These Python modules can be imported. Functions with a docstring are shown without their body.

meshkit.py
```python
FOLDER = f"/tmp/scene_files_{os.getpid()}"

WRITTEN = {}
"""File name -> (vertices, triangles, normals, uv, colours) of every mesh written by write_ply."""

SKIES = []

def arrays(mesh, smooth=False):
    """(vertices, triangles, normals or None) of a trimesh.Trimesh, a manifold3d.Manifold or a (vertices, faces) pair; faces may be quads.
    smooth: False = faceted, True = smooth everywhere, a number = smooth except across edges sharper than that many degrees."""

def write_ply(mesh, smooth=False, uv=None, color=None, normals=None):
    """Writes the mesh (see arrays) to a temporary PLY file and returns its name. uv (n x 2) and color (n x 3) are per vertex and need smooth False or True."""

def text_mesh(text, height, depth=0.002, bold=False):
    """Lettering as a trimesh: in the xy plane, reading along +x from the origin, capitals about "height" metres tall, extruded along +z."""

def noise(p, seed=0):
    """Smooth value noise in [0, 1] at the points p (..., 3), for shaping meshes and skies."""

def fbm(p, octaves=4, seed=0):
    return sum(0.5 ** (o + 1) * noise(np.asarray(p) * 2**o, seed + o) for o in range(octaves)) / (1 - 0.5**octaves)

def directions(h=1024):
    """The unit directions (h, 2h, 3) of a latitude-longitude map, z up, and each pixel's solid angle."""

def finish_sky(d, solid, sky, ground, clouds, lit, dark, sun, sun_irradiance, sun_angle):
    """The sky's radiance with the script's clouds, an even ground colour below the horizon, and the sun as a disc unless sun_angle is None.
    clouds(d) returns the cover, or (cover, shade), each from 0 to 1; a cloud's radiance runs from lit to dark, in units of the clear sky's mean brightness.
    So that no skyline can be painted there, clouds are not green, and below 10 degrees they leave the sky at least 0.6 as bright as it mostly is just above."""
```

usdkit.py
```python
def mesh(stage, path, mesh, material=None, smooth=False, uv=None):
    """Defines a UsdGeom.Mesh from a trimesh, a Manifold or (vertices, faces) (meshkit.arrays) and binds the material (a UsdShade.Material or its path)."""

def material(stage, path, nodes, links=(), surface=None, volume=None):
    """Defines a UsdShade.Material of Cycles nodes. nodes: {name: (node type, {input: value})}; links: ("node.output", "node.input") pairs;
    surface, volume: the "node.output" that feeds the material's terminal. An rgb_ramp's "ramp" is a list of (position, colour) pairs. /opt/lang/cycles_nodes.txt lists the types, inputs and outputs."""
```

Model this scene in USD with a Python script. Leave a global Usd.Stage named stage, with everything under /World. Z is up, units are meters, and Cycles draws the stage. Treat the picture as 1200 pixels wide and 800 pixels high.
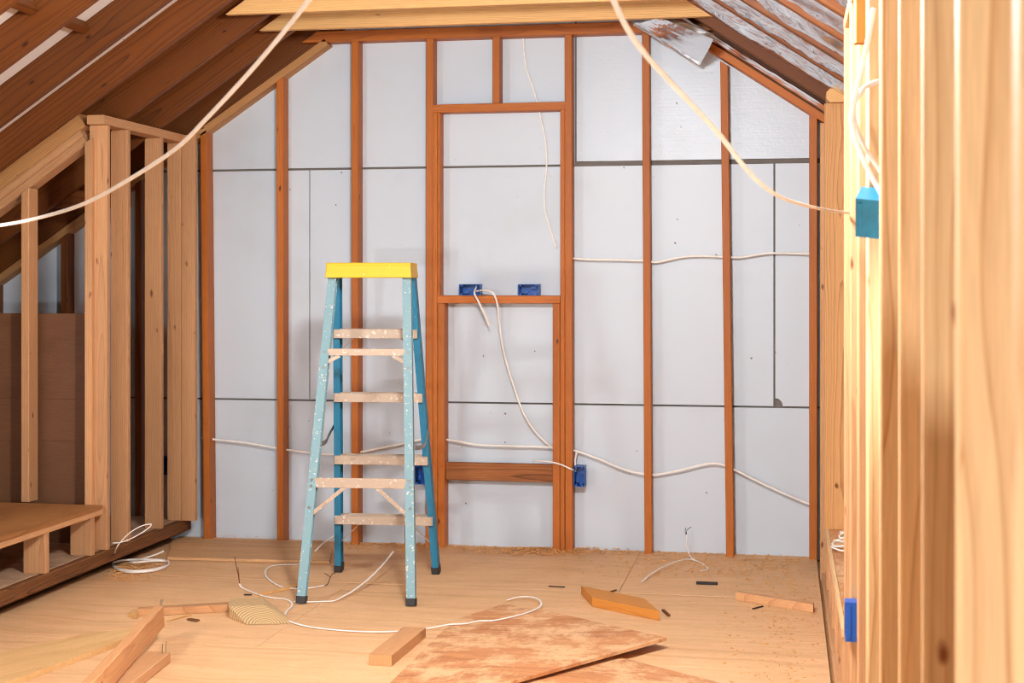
import math, random
import numpy as np, trimesh, manifold3d
from pxr import Usd, UsdGeom, UsdShade, UsdLux, Sdf, Gf, Vt
import usdkit, meshkit

# ------------------------------------------------------------------ camera, light, exposure
stage = Usd.Stage.CreateInMemory()
UsdGeom.SetStageUpAxis(stage, UsdGeom.Tokens.z)
UsdGeom.SetStageMetersPerUnit(stage, 1.0)
UsdGeom.Xform.Define(stage, '/World')
UsdGeom.Scope.Define(stage, '/World/Looks')
T = Sdf.ValueTypeNames
F_PX, EYE = 1743.0, 1.36                       # focal length in pixels of the 1200 px frame, eye height
YAW = math.atan((920 - 600) / F_PX)            # room axis (+Y) vanishes at pixel 920, 333
S_, C_ = math.sin(YAW), math.cos(YAW)
cam = UsdGeom.Camera.Define(stage, '/World/camera')
cam.AddTransformOp().Set(Gf.Matrix4d(C_, S_, 0, 0, 0, 0, 1, 0, S_, -C_, 0, 0, 0, 0, EYE, 1))
cam.CreateHorizontalApertureAttr(36.0); cam.CreateVerticalApertureAttr(24.0)
cam.CreateFocalLengthAttr(F_PX * 36 / 1200)
cam.CreateVerticalApertureOffsetAttr(-67 * 36 / 1200)
cam.CreateClippingRangeAttr(Gf.Vec2f(0.05, 100))
cam.CreateFStopAttr(6.3); cam.CreateFocusDistanceAttr(6.8)
cam.GetPrim().CreateAttribute('exposure', T.Float).Set(0.0)

dome = UsdLux.DomeLight.Define(stage, '/World/ambient_fill')
dome.CreateColorAttr(Gf.Vec3f(0.90, 0.96, 1.0)); dome.CreateIntensityAttr(0.11)  # even ambient fill added around the attic, not a visible sky

def lamp(name, pos, radius, power, color):
    l = UsdLux.SphereLight.Define(stage, '/World/' + name)
    l.AddTranslateOp().Set(Gf.Vec3d(*pos)); l.CreateRadiusAttr(radius)
    l.CreateIntensityAttr(power / (math.pi * radius * radius)); l.CreateColorAttr(Gf.Vec3f(*color))
def flood(name, pos, aim, w, h, power, color):
    """A flood lamp: a bright rectangle that faces its aim."""
    p, q = np.array(pos, float), np.array(aim, float)
    z = (p - q) / np.linalg.norm(p - q); x = np.cross([0, 0, 1.0], z); x /= np.linalg.norm(x); y = np.cross(z, x)
    l = UsdLux.RectLight.Define(stage, '/World/' + name)
    l.AddTransformOp().Set(Gf.Matrix4d(*x, 0, *y, 0, *z, 0, *p, 1))
    l.CreateWidthAttr(w); l.CreateHeightAttr(h); l.CreateIntensityAttr(power / (w * h)); l.CreateColorAttr(Gf.Vec3f(*color))
def spot(name, pos, aim, radius, power, color, cone):
    p, q = np.array(pos, float), np.array(aim, float)
    z = (p - q) / np.linalg.norm(p - q); x = np.cross([0, 0, 1.0], z); x /= np.linalg.norm(x); y = np.cross(z, x)
    l = UsdLux.SphereLight.Define(stage, '/World/' + name)
    l.AddTransformOp().Set(Gf.Matrix4d(*x, 0, *y, 0, *z, 0, *p, 1)); l.CreateRadiusAttr(radius)
    l.CreateIntensityAttr(power / (math.pi * radius * radius)); l.CreateColorAttr(Gf.Vec3f(*color))
    sh = UsdLux.ShapingAPI.Apply(l.GetPrim()); sh.CreateShapingConeAngleAttr(cone); sh.CreateShapingConeSoftnessAttr(0.6)
COOL = (0.92, 0.97, 1.0)
lamp('unseen_key_lamp', (-0.66, 3.5, 2.25), 0.12, 27, COOL)                               # unseen source above the frame, lights the back wall, ladder and floor
flood('unseen_front_lamp', (-1.3, -1.0, 0.9), (-0.3, 4.5, 0.9), 0.16, 0.10, 25, COOL)      # unseen source low behind the camera, lights the near right-hand studs
spot('unseen_left_lamp', (-3.2, 3.6, 1.5), (-0.7, 7.5, 0.9), 0.11, 9, COOL, 40)           # unseen source at left, coned to throw stud shadows on the back wall
lamp('unseen_eave_lamp', (-3.65, 4.9, 0.85), 0.08, 0.7, COOL)                              # out of view, placed to light the foam between the left rafters
lamp('unseen_bay_lamp', (0.235, 3.06, 1.22), 0.035, 0.35, COOL)                         # hidden between studs, placed to brighten the stud face behind it

# ------------------------------------------------------------------ helpers
def ray(u, v):
    x, z = (u - 600) / F_PX, -(v - 333) / F_PX
    return np.array([C_ * x - S_, S_ * x + C_, z])
EYEP = np.array([0, 0, EYE])
def onX(u, v, X): r = ray(u, v); return EYEP + r * (X / r[0])
def onY(u, v, Y): r = ray(u, v); return EYEP + r * (Y / r[1])
def onZ(u, v, Z): r = ray(u, v); return EYEP + r * ((Z - EYE) / r[2])
def onD(u, v, d): return EYEP + ray(u, v) * d

COUNT = {}
def new_path(parent, name):
    n = COUNT.get((parent, name), 0); COUNT[(parent, name)] = n + 1
    return f'{parent}/{name}' + (f'_{n:03d}' if n else '')
ORIGIN = {'/World': np.zeros(3)}
def tag(prim, **kw):
    for k, v in kw.items():
        if v: prim.SetCustomDataByKey(k, v)
def xform(name, loc=(0, 0, 0), parent='/World', **kw):
    p = new_path(parent, name)
    x = UsdGeom.Xform.Define(stage, p); x.AddTranslateOp().Set(Gf.Vec3d(*map(float, loc)))
    ORIGIN[p] = np.asarray(loc, float) + ORIGIN[parent]; tag(x.GetPrim(), **kw)
    return p
def struct(name): return xform(name, kind='structure')
def thing(name, label, category, loc, group=None): return xform(name, loc, label=label, category=category, group=group)

class MB:
    """Collects points, triangles and wood coordinates (along the grain, two across) of one mesh."""
    def __init__(s): s.v, s.f, s.g, s.n = [], [], [], 0
    def add(s, v, f, g=None):
        v = np.asarray(v, float); f = np.asarray(f, int)
        if f.shape[1] == 4: f = np.vstack([f[:, [0, 1, 2]], f[:, [0, 2, 3]]])
        s.v.append(v); s.f.append(f + s.n); s.g.append(v if g is None else np.asarray(g, float)); s.n += len(v)
        return s
    def get(s): return np.vstack(s.v), np.vstack(s.f), np.vstack(s.g)
RNG = random.Random(7)
def put(parent, name, mb, mat, smooth=False, **kw):
    v, f, g = mb.get()
    p = new_path(parent, name)
    w = v - ORIGIN[parent]
    loc = None
    if parent == '/World':
        loc = np.array([*(v.min(0) + v.max(0))[:2] / 2, v[:, 2].min()]); w = v - loc
    if smooth is False:       # split the corners so that faces are flat and wood coordinates stay exact
        idx = f.ravel(); w, g, f = w[idx], g[idx], np.arange(len(idx)).reshape(-1, 3)
        m = usdkit.mesh(stage, p, (w, f), MAT[mat], False)
    else:
        m = usdkit.mesh(stage, p, (w, f), MAT[mat], True)
    UsdGeom.PrimvarsAPI(m).CreatePrimvar('gc', T.Float3Array, 'vertex').Set(Vt.Vec3fArray.FromNumpy(g.astype(np.float32)))
    ORIGIN[p] = ORIGIN[parent] if loc is None else loc
    if loc is not None: m.AddTranslateOp().Set(Gf.Vec3d(*map(float, loc)))
    tag(m.GetPrim(), **kw)
    return p
def unit(a): a = np.asarray(a, float); return a / np.linalg.norm(a)
def goff():
    """Wood coordinates start at a random place of an endless log, off its heart."""
    a = RNG.uniform(0, 6.28); r = RNG.uniform(0.03, 0.11)
    return np.array([RNG.uniform(0, 80), r * math.cos(a), r * math.sin(a)])
def beam(p0, p1, w, t, wdir, ch=0.0025, cut0=(0, 0), cut1=(0, 0), mb=None):
    """A sawn board from p0 to p1 (centre line), w wide along wdir, t thick, with eased edges; cut = slope of an end along (w, t)."""
    p0, p1 = np.asarray(p0, float), np.asarray(p1, float)
    L = np.linalg.norm(p1 - p0); a = (p1 - p0) / L
    b = unit(np.asarray(wdir, float) - a * np.dot(wdir, a)); c = np.cross(a, b)
    ch = min(ch, w / 4, t / 4); W, H = w / 2, t / 2
    pr = [(W, H - ch), (W - ch, H), (-W + ch, H), (-W, H - ch), (-W, -H + ch), (-W + ch, -H), (W - ch, -H), (W, -H + ch)]
    o = goff(); v, g = [], []
    for x0, k in ((0, cut0), (L, cut1)):
        for (y, z) in pr:
            x = x0 + k[0] * y + k[1] * z
            v.append(p0 + a * x + b * y + c * z); g.append(o + [x, y, z])
    f = []
    for i in range(8):
        j = (i + 1) % 8; f += [[i, i + 8, j + 8], [i, j + 8, j]]
    for i in range(1, 7): f += [[0, i, i + 1], [8, 8 + i + 1, 8 + i]]
    f = np.array(f)[:, ::-1] if np.dot(np.cross(b, c), a) < 0 else np.array(f)
    return (mb or MB()).add(v, fix(v, f), g)
def fix(v, f):
    """Turns a closed surface's faces outwards."""
    v = np.asarray(v); f = np.asarray(f)
    q = v - v.mean(0)
    vol = np.einsum('ij,ij->i', q[f[:, 0]], np.cross(q[f[:, 1]], q[f[:, 2]])).sum()
    return f if vol > 0 else f[:, ::-1]
def box(lo, hi, grain=0, ch=0.0025, mb=None):
    lo, hi = np.asarray(lo, float), np.asarray(hi, float); c = (lo + hi) / 2; d = hi - lo
    ax = np.eye(3); i = grain; j, k = (i + 1) % 3, (i + 2) % 3
    return beam(c - ax[i] * d[i] / 2, c + ax[i] * d[i] / 2, d[j], d[k], ax[j], ch, mb=mb)
def slab(poly, z0, z1, gdir=(1, 0, 0), mb=None):
    """A plate over the polygon poly (points, any plane heights in z are added), from z0 to z1."""
    poly = np.asarray(poly, float)
    if poly.shape[1] == 2: poly = np.hstack([poly, np.zeros((len(poly), 1))])
    n = len(poly); v = np.vstack([poly + [0, 0, z0], poly + [0, 0, z1]])
    tri = trimesh.creation.triangulate_polygon(__import__('shapely').Polygon(poly[:, :2]), engine='earcut')
    tv, tf = tri
    near = [int(np.argmin(np.linalg.norm(poly[:, :2] - q, axis=1))) for q in tv]
    tf = np.array([[near[i] for i in t] for t in tf])
    f = [*tf.tolist(), *(tf[:, ::-1] + n).tolist()]
    A = 0.5 * sum(poly[i, 0] * poly[(i + 1) % n, 1] - poly[(i + 1) % n, 0] * poly[i, 1] for i in range(n))
    s2 = sum(np.cross(poly[t[1], :2] - poly[t[0], :2], poly[t[2], :2] - poly[t[0], :2]) for t in tf)
    if s2 > 0: f = [*tf[:, ::-1].tolist(), *(tf + n).tolist()]
    for i in range(n):
        j = (i + 1) % n
        q = [[i, j, j + n], [i, j + n, i + n]] if A > 0 else [[j, i, i + n], [j, i + n, j + n]]
        f += q
    g0 = unit(np.asarray(gdir, float)); g1 = np.cross([0, 0, 1], g0)
    g = np.stack([v @ g0, v @ g1, v[:, 2] - z0], 1) + goff()
    return (mb or MB()).add(v, f, g)
def spline(pts, n=10):
    p = np.asarray(pts, float); p = np.vstack([2 * p[0] - p[1], p, 2 * p[-1] - p[-2]]); out = []
    for i in range(1, len(p) - 2):
        for t in np.linspace(0, 1, n, endpoint=False):
            a, b, c, d = p[i - 1:i + 3]
            out.append(0.5 * (2 * b + (c - a) * t + (2 * a - 5 * b + 4 * c - d) * t * t + (3 * b - a - 3 * c + d) * t ** 3))
    return np.array(out + [p[-2]])
def tube(pts, rx, ry=None, n=8, seg=10, up=(0, 0, 1), mb=None, twist=0.0):
    """A cable of flat oval section swept along a smooth curve."""
    c = spline(pts, seg); ry = ry or rx; m = len(c)
    t = np.gradient(c, axis=0); t /= np.linalg.norm(t, axis=1)[:, None]
    u = np.asarray(up, float) - t[0] * np.dot(up, t[0])
    if np.linalg.norm(u) < 1e-4: u = np.cross(t[0], [1, 0.3, 0])
    v = []; u = unit(u)
    for i in range(m):
        u = unit(u - t[i] * np.dot(u, t[i])); w = np.cross(t[i], u)
        for k in range(n):
            a = 2 * math.pi * k / n + twist * i
            q = a - twist * i
            e1 = u * math.cos(twist * i) + w * math.sin(twist * i); e2 = np.cross(t[i], e1)
            v.append(c[i] + e1 * math.cos(q) * ry + e2 * math.sin(q) * rx)
    f = []
    for i in range(m - 1):
        for k in range(n):
            a, b = i * n + k, i * n + (k + 1) % n
            f += [[a, b, b + n], [a, b + n, a + n]]
    v += [c[0], c[-1]]; e = len(v) - 2
    for k in range(n):
        f += [[e, (k + 1) % n, k], [e + 1, (m - 1) * n + k, (m - 1) * n + (k + 1) % n]]
    return (mb or MB()).add(v, fix(v, np.array(f)))
def tri(mesh, mb=None, M=None):
    """Adds a trimesh or Manifold."""
    v, f, _ = meshkit.arrays(mesh)
    if M is not None: v = v @ np.asarray(M)[:3, :3].T + np.asarray(M)[:3, 3]
    return (mb or MB()).add(v, f)
def channel(p0, p1, ydir, depth, flange, th, side, mb=None):
    """A C section from p0 to p1: web at the outside (side = outward unit x), flanges pointing inward, depth along ydir."""
    p0, p1 = np.asarray(p0, float), np.asarray(p1, float); a = unit(p1 - p0)
    x = unit(np.asarray(side, float) - a * np.dot(side, a)); y = np.cross(a, x)
    if np.dot(y, ydir) < 0: y = -y
    D = depth / 2
    pr = [(0, -D), (0, D), (-flange, D), (-flange, D - th), (-th, D - th), (-th, -D + th), (-flange, -D + th), (-flange, -D)]
    v = [p + x * q[0] + y * q[1] for p in (p0, p1) for q in pr]
    f = []
    for i in range(8):
        j = (i + 1) % 8; f += [[i, j, j + 8], [i, j + 8, i + 8]]
    caps = [[0, 1, 4], [0, 4, 5], [1, 2, 3], [1, 3, 4], [0, 5, 6], [0, 6, 7]]
    f += caps + [[8 + c, 8 + b, 8 + a_] for a_, b, c in caps]
    f = np.array(f); 
    # orient: side faces against the polygon's own turn
    f[:16] = f[:16]; vv = np.array(v)
    t = f[0]; nrm = np.cross(vv[t[1]] - vv[t[0]], vv[t[2]] - vv[t[0]])
    if np.dot(nrm, x) < 0: f[:16] = f[:16][:, ::-1]
    t = f[16]; nrm = np.cross(vv[t[1]] - vv[t[0]], vv[t[2]] - vv[t[0]])
    if np.dot(nrm, a) > 0: f[16:] = f[16:][:, ::-1]
    g = np.array([[np.dot(q - p0, a), np.dot(q - p0, x), np.dot(q - p0, y)] for q in vv]) + [RNG.uniform(0, 9), 0, 0]
    return (mb or MB()).add(v, f, g)

# ------------------------------------------------------------------ materials
MAT = {}
def lin(c): return tuple(((x / 255) / 12.92 if x <= 10 else ((x / 255 + 0.055) / 1.055) ** 2.4) for x in c)
def mat(name, nodes, links, surface='p.BSDF'):
    MAT[name] = usdkit.material(stage, '/World/Looks/' + name, nodes, links, surface=surface)
def wood(name, light, dark, knot=(95, 50, 22), ring=38.0, amount=0.75, rough=0.6, knots=0.62, tone=0.22, spec=0.3, fibre=0.16, band=(0.45, 0.85, 0.96)):
    L, D = lin(light), lin(dark)
    mid = tuple(a * 0.65 + b * 0.35 for a, b in zip(L, D))
    nodes = {
        'a': ('attribute', {'attribute': 'gc'}),
        'mw': ('mapping', {'scale': (0.9, 5.0, 5.0)}), 'nw': ('noise_texture', {'scale': 1.0, 'detail': 2.0}),
        'sw': ('vector_math', {'math_type': 'multiply_add', 'vector2': (0.0, 0.05, 0.05), 'vector3': (0, -0.025, -0.025)}),
        'ad': ('vector_math', {'math_type': 'add'}),
        'mr': ('mapping', {'scale': (0.05, 1, 1)}),
        'wv': ('wave_texture', {'wave_type': 'rings', 'rings_direction': 'x', 'profile': 'saw', 'scale': ring, 'distortion': 0.6, 'detail': 2.0, 'detail_scale': 3.0}),
        'rr': ('rgb_ramp', {'ramp': [(0.0, L), (band[0], L), (band[1], mid), (band[2], D), (1.0, L)]}),
        'mf': ('mapping', {'scale': (9, 420, 420)}), 'nf': ('noise_texture', {'scale': 1.0, 'detail': 3.0, 'roughness': 0.6}),
        'rf': ('map_range', {'from_min': 0.25, 'from_max': 0.75, 'to_min': 1 - fibre, 'to_max': 1 + fibre}),
        'mt': ('mapping', {'scale': (0.35, 1.2, 1.2)}), 'nt': ('noise_texture', {'scale': 1.0, 'detail': 2.0}),
        'rt': ('map_range', {'from_min': 0.3, 'from_max': 0.7, 'to_min': 1 - tone, 'to_max': 1 + tone * 0.6}),
        'mix': ('mix', {'mix_type': 'mix', 'fac': amount, 'color1': tuple(a * 0.8 + b * 0.2 for a, b in zip(L, D))}),
        'm1': ('vector_math', {'math_type': 'scale'}), 'm2': ('vector_math', {'math_type': 'scale'}),
        'mk': ('mapping', {'scale': (6.0, 15, 15)}),
        'vk': ('voronoi_texture', {'scale': 1.0}), 'sk': ('separate_color', {}),
        'kc': ('math', {'math_type': 'greater_than', 'value2': knots}),
        'kr': ('map_range', {'from_min': 0.05, 'from_max': 0.13, 'to_min': 1.0, 'to_max': 0.0, 'clamp': True}),
        'km': ('math', {'math_type': 'multiply'}),
        'kx': ('mix', {'mix_type': 'mix', 'color2': lin(knot)}),
        'nk': ('noise_texture', {'scale': 14.0, 'detail': 1.0}),
        'sk2': ('vector_math', {'math_type': 'multiply_add', 'vector2': (0.03, 0.03, 0.03)}),
        'b': ('bump', {'strength': 0.25, 'distance': 0.002}),
        'p': ('principled_bsdf', {'roughness': rough, 'specular_ior_level': spec}),
    }
    links = [('a.vector', 'mw.vector'), ('mw.vector', 'nw.vector'), ('nw.color', 'sw.vector1'), ('a.vector', 'ad.vector1'), ('sw.vector', 'ad.vector2'),
             ('ad.vector', 'mr.vector'), ('mr.vector', 'wv.vector'), ('wv.fac', 'rr.fac'), ('rr.color', 'mix.color2'),
             ('a.vector', 'mf.vector'), ('mf.vector', 'nf.vector'), ('nf.fac', 'rf.value'), ('a.vector', 'mt.vector'), ('mt.vector', 'nt.vector'), ('nt.fac', 'rt.value'),
             ('a.vector', 'nk.vector'), ('nk.color', 'sk2.vector1'), ('a.vector', 'sk2.vector3'), ('sk2.vector', 'mk.vector'),
             ('mk.vector', 'vk.vector'), ('vk.color', 'sk.color'), ('sk.r', 'kc.value1'), ('vk.distance', 'kr.value'), ('kr.result', 'km.value1'), ('kc.value', 'km.value2'),
             ('km.value', 'kx.fac'), ('mix.color', 'kx.color1'),
             ('kx.color', 'm1.vector1'), ('rf.result', 'm1.scale'), ('m1.vector', 'm2.vector1'), ('rt.result', 'm2.scale'), ('m2.vector', 'p.base_color'),
             ('nf.fac', 'b.height'), ('b.normal', 'p.normal')]
    mat(name, nodes, links)
wood('old_fir', (190, 106, 38), (142, 68, 20), knot=(80, 36, 14), knots=0.7, rough=0.5, amount=0.5)
wood('rafter_fir', (114, 60, 17), (66, 31, 7), knot=(60, 26, 10), knots=0.6, rough=0.55, amount=0.8, ring=30)
wood('new_fir', (204, 152, 106), (168, 112, 72), knot=(120, 70, 42), knots=0.5, amount=0.6)
wood('pale_pine', (238, 196, 144), (202, 142, 88), knot=(150, 86, 44), knots=0.5, amount=0.8, ring=24)
wood('grey_fir', (196, 142, 88), (140, 90, 50), knot=(80, 42, 20), amount=0.8, ring=60)
wood('tie_pine', (222, 172, 110), (192, 134, 76), knot=(140, 86, 40), knots=0.75, amount=0.8)
wood('post_fir', (204, 148, 92), (156, 100, 54), knot=(100, 56, 28), knots=0.7, amount=0.85, ring=50)
wood('red_fir', (204, 148, 100), (166, 108, 66), knot=(90, 50, 30), amount=0.55)
wood('weathered', (126, 78, 40), (62, 36, 16), knot=(40, 22, 12), amount=0.9, rough=0.85, ring=70, fibre=0.4)
wood('brown_block', (158, 96, 52), (92, 50, 24), knot=(60, 30, 14), amount=0.9, rough=0.7, fibre=0.3)
wood('silver_pine', (220, 180, 128), (104, 86, 62), amount=0.95, ring=27, knots=2.0, band=(0.3, 0.66, 0.84), tone=0.1, fibre=0.05)
wood('orange_fir', (216, 142, 62), (180, 106, 38), amount=0.5, knots=0.9)

def plywood(name, light, dark, patch, px=0.62, rough=0.65):
    L, D = lin(light), lin(dark)
    nodes = {
        'a': ('attribute', {'attribute': 'gc'}),
        'mw': ('mapping', {'scale': (0.7, 2.0, 2.0)}), 'nw': ('noise_texture', {'scale': 1.0, 'detail': 3.0}),
        'sw': ('vector_math', {'math_type': 'multiply_add', 'vector2': (0, 0.5, 0), 'vector3': (0, -0.25, 0)}),
        'ad': ('vector_math', {'math_type': 'add'}), 'mr': ('mapping', {'scale': (0.3, 7, 1)}),
        'wv': ('noise_texture', {'scale': 2.4, 'detail': 5.0, 'roughness': 0.65}),
        'rr': ('rgb_ramp', {'ramp': [(0.3, L), (0.5, tuple(a * .75 + b * .25 for a, b in zip(L, D))), (0.72, D)]}),
        'mf': ('mapping', {'scale': (12, 300, 300)}), 'nf': ('noise_texture', {'scale': 1.0, 'detail': 3.0}),
        'rf': ('map_range', {'from_min': 0.25, 'from_max': 0.75, 'to_min': 0.86, 'to_max': 1.12}),
        'nd': ('noise_texture', {'scale': 4.5, 'detail': 9.0, 'roughness': 0.8}),
        'rd': ('map_range', {'from_min': 0.46, 'from_max': px + 0.08, 'to_min': 0.0, 'to_max': 0.7, 'clamp': True}),
        'pm': ('mix', {'mix_type': 'mix', 'color2': lin(patch)}),
        'ns': ('noise_texture', {'scale': 160.0, 'detail': 1.0}),
        'rs': ('map_range', {'from_min': 0.68, 'from_max': 0.74, 'to_min': 0.0, 'to_max': 0.55, 'clamp': True}),
        'sm': ('mix', {'mix_type': 'mix', 'color2': lin((150, 90, 45))}),
        'm1': ('vector_math', {'math_type': 'scale'}),
        'b': ('bump', {'strength': 0.2, 'distance': 0.002}),
        'p': ('principled_bsdf', {'roughness': rough, 'specular_ior_level': 0.3}),
    }
    links = [('a.vector', 'mw.vector'), ('mw.vector', 'nw.vector'), ('nw.color', 'sw.vector1'), ('a.vector', 'ad.vector1'), ('sw.vector', 'ad.vector2'), ('ad.vector', 'mr.vector'),
             ('mr.vector', 'wv.vector'), ('wv.fac', 'rr.fac'), ('rr.color', 'pm.color1'), ('ad.vector', 'nd.vector'), ('nd.fac', 'rd.value'), ('rd.result', 'pm.fac'),
             ('a.vector', 'ns.vector'), ('ns.fac', 'rs.value'), ('rs.result', 'sm.fac'), ('pm.color', 'sm.color1'),
             ('a.vector', 'mf.vector'), ('mf.vector', 'nf.vector'), ('nf.fac', 'rf.value'), ('sm.color', 'm1.vector1'), ('rf.result', 'm1.scale'), ('m1.vector', 'p.base_color'),
             ('nf.fac', 'b.height'), ('b.normal', 'p.normal')]
    mat(name, nodes, links)
plywood('floor_ply', (232, 184, 136), (210, 158, 110), (218, 168, 118))
plywood('rough_ply', (206, 140, 90), (158, 92, 52), (234, 190, 142), px=0.48)
plywood('patch_ply', (214, 166, 116), (180, 126, 80), (200, 150, 104))
plywood('bench_ply', (176, 120, 68), (140, 86, 44), (164, 108, 60))
plywood('plank_ply', (222, 178, 122), (192, 140, 86), (212, 166, 108))
plywood('kraft_paper', (116, 78, 54), (100, 66, 44), (108, 72, 50), rough=0.42)

def foam(name, col, rough, metal, spot, bumpy, coarse):
    nodes = {
        'g': ('geometry', {}), 'ml': ('mapping', {'scale': (1.5, 1.5, 160)}), 'nl': ('noise_texture', {'scale': 1.0, 'detail': 3.0}),
        'nb': ('noise_texture', {'scale': coarse, 'detail': 3.0, 'roughness': 0.6}), 'nc': ('noise_texture', {'scale': 2.2, 'detail': 4.0}),
        'rc': ('rgb_ramp', {'ramp': [(0.3, lin(col)), (0.55, lin(col)), (0.8, lin(spot))]}),
        'ns': ('noise_texture', {'scale': 34.0, 'detail': 1.0}),
        'rs': ('map_range', {'from_min': 0.775, 'from_max': 0.80, 'to_min': 0.0, 'to_max': 0.8, 'clamp': True}),
        'sm': ('mix', {'mix_type': 'mix', 'color2': lin((90, 70, 55))}),
        'ah': ('math', {'math_type': 'multiply_add', 'value2': 0.6}),
        'b': ('bump', {'strength': bumpy, 'distance': 0.003}),
        'p': ('principled_bsdf', {'roughness': rough, 'metallic': metal, 'specular_ior_level': 0.5}),
    }
    links = [('g.position', 'ml.vector'), ('ml.vector', 'nl.vector'), ('g.position', 'nb.vector'), ('g.position', 'nc.vector'), ('nc.fac', 'rc.fac'),
             ('g.position', 'ns.vector'), ('ns.fac', 'rs.value'), ('rs.result', 'sm.fac'), ('rc.color', 'sm.color1'), ('sm.color', 'p.base_color'),
             ('nl.fac', 'ah.value1'), ('nb.fac', 'ah.value3'), ('ah.value', 'b.height'), ('b.normal', 'p.normal')]
    mat(name, nodes, links)
foam('foam_film', (203, 210, 218), 0.42, 0.0, (194, 199, 204), 0.12, 14.0)
foam('foam_foil', (200, 208, 217), 0.36, 0.0, (188, 192, 196), 0.22, 60.0)
foam('roof_foam', (214, 208, 202), 0.5, 0.0, (200, 194, 186), 0.12, 14.0)
foam('crinkled_foil', (240, 240, 242), 0.17, 1.0, (232, 230, 230), 0.14, 40.0)
def plain(name, col, rough=0.5, metal=0.0, spec=0.5, var=0.06, scale=40.0):
    nodes = {'g': ('texture_coordinate', {}), 'n': ('noise_texture', {'scale': scale, 'detail': 3.0}),
             'r': ('map_range', {'from_min': 0.3, 'from_max': 0.7, 'to_min': 1 - var, 'to_max': 1 + var}), 'm': ('vector_math', {'math_type': 'scale', 'vector1': lin(col)}),
             'p': ('principled_bsdf', {'roughness': rough, 'metallic': metal, 'specular_ior_level': spec})}
    mat(name, nodes, [('g.object', 'n.vector'), ('n.fac', 'r.value'), ('r.result', 'm.scale'), ('m.vector', 'p.base_color')])
plain('white_cable', (244, 236, 226), 0.45)
plain('black_wire', (24, 22, 22), 0.5)
plain('copper', (190, 110, 60), 0.35, 0.9)
plain('blue_plastic', (12, 78, 160), 0.4, var=0.1)
plain('teal_plastic', (4, 104, 132), 0.3, var=0.15)
plain('steel', (150, 145, 138), 0.4, 0.9)
plain('rubber', (48, 44, 42), 0.7)
plain('gap_dark', (120, 110, 102), 0.9)
plain('sawdust', (222, 160, 92), 0.9, var=0.3, scale=90)
plain('dark_bit', (40, 30, 26), 0.7)
plain('dust_wood', (176, 140, 108), 0.9, var=0.2, scale=14)
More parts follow.
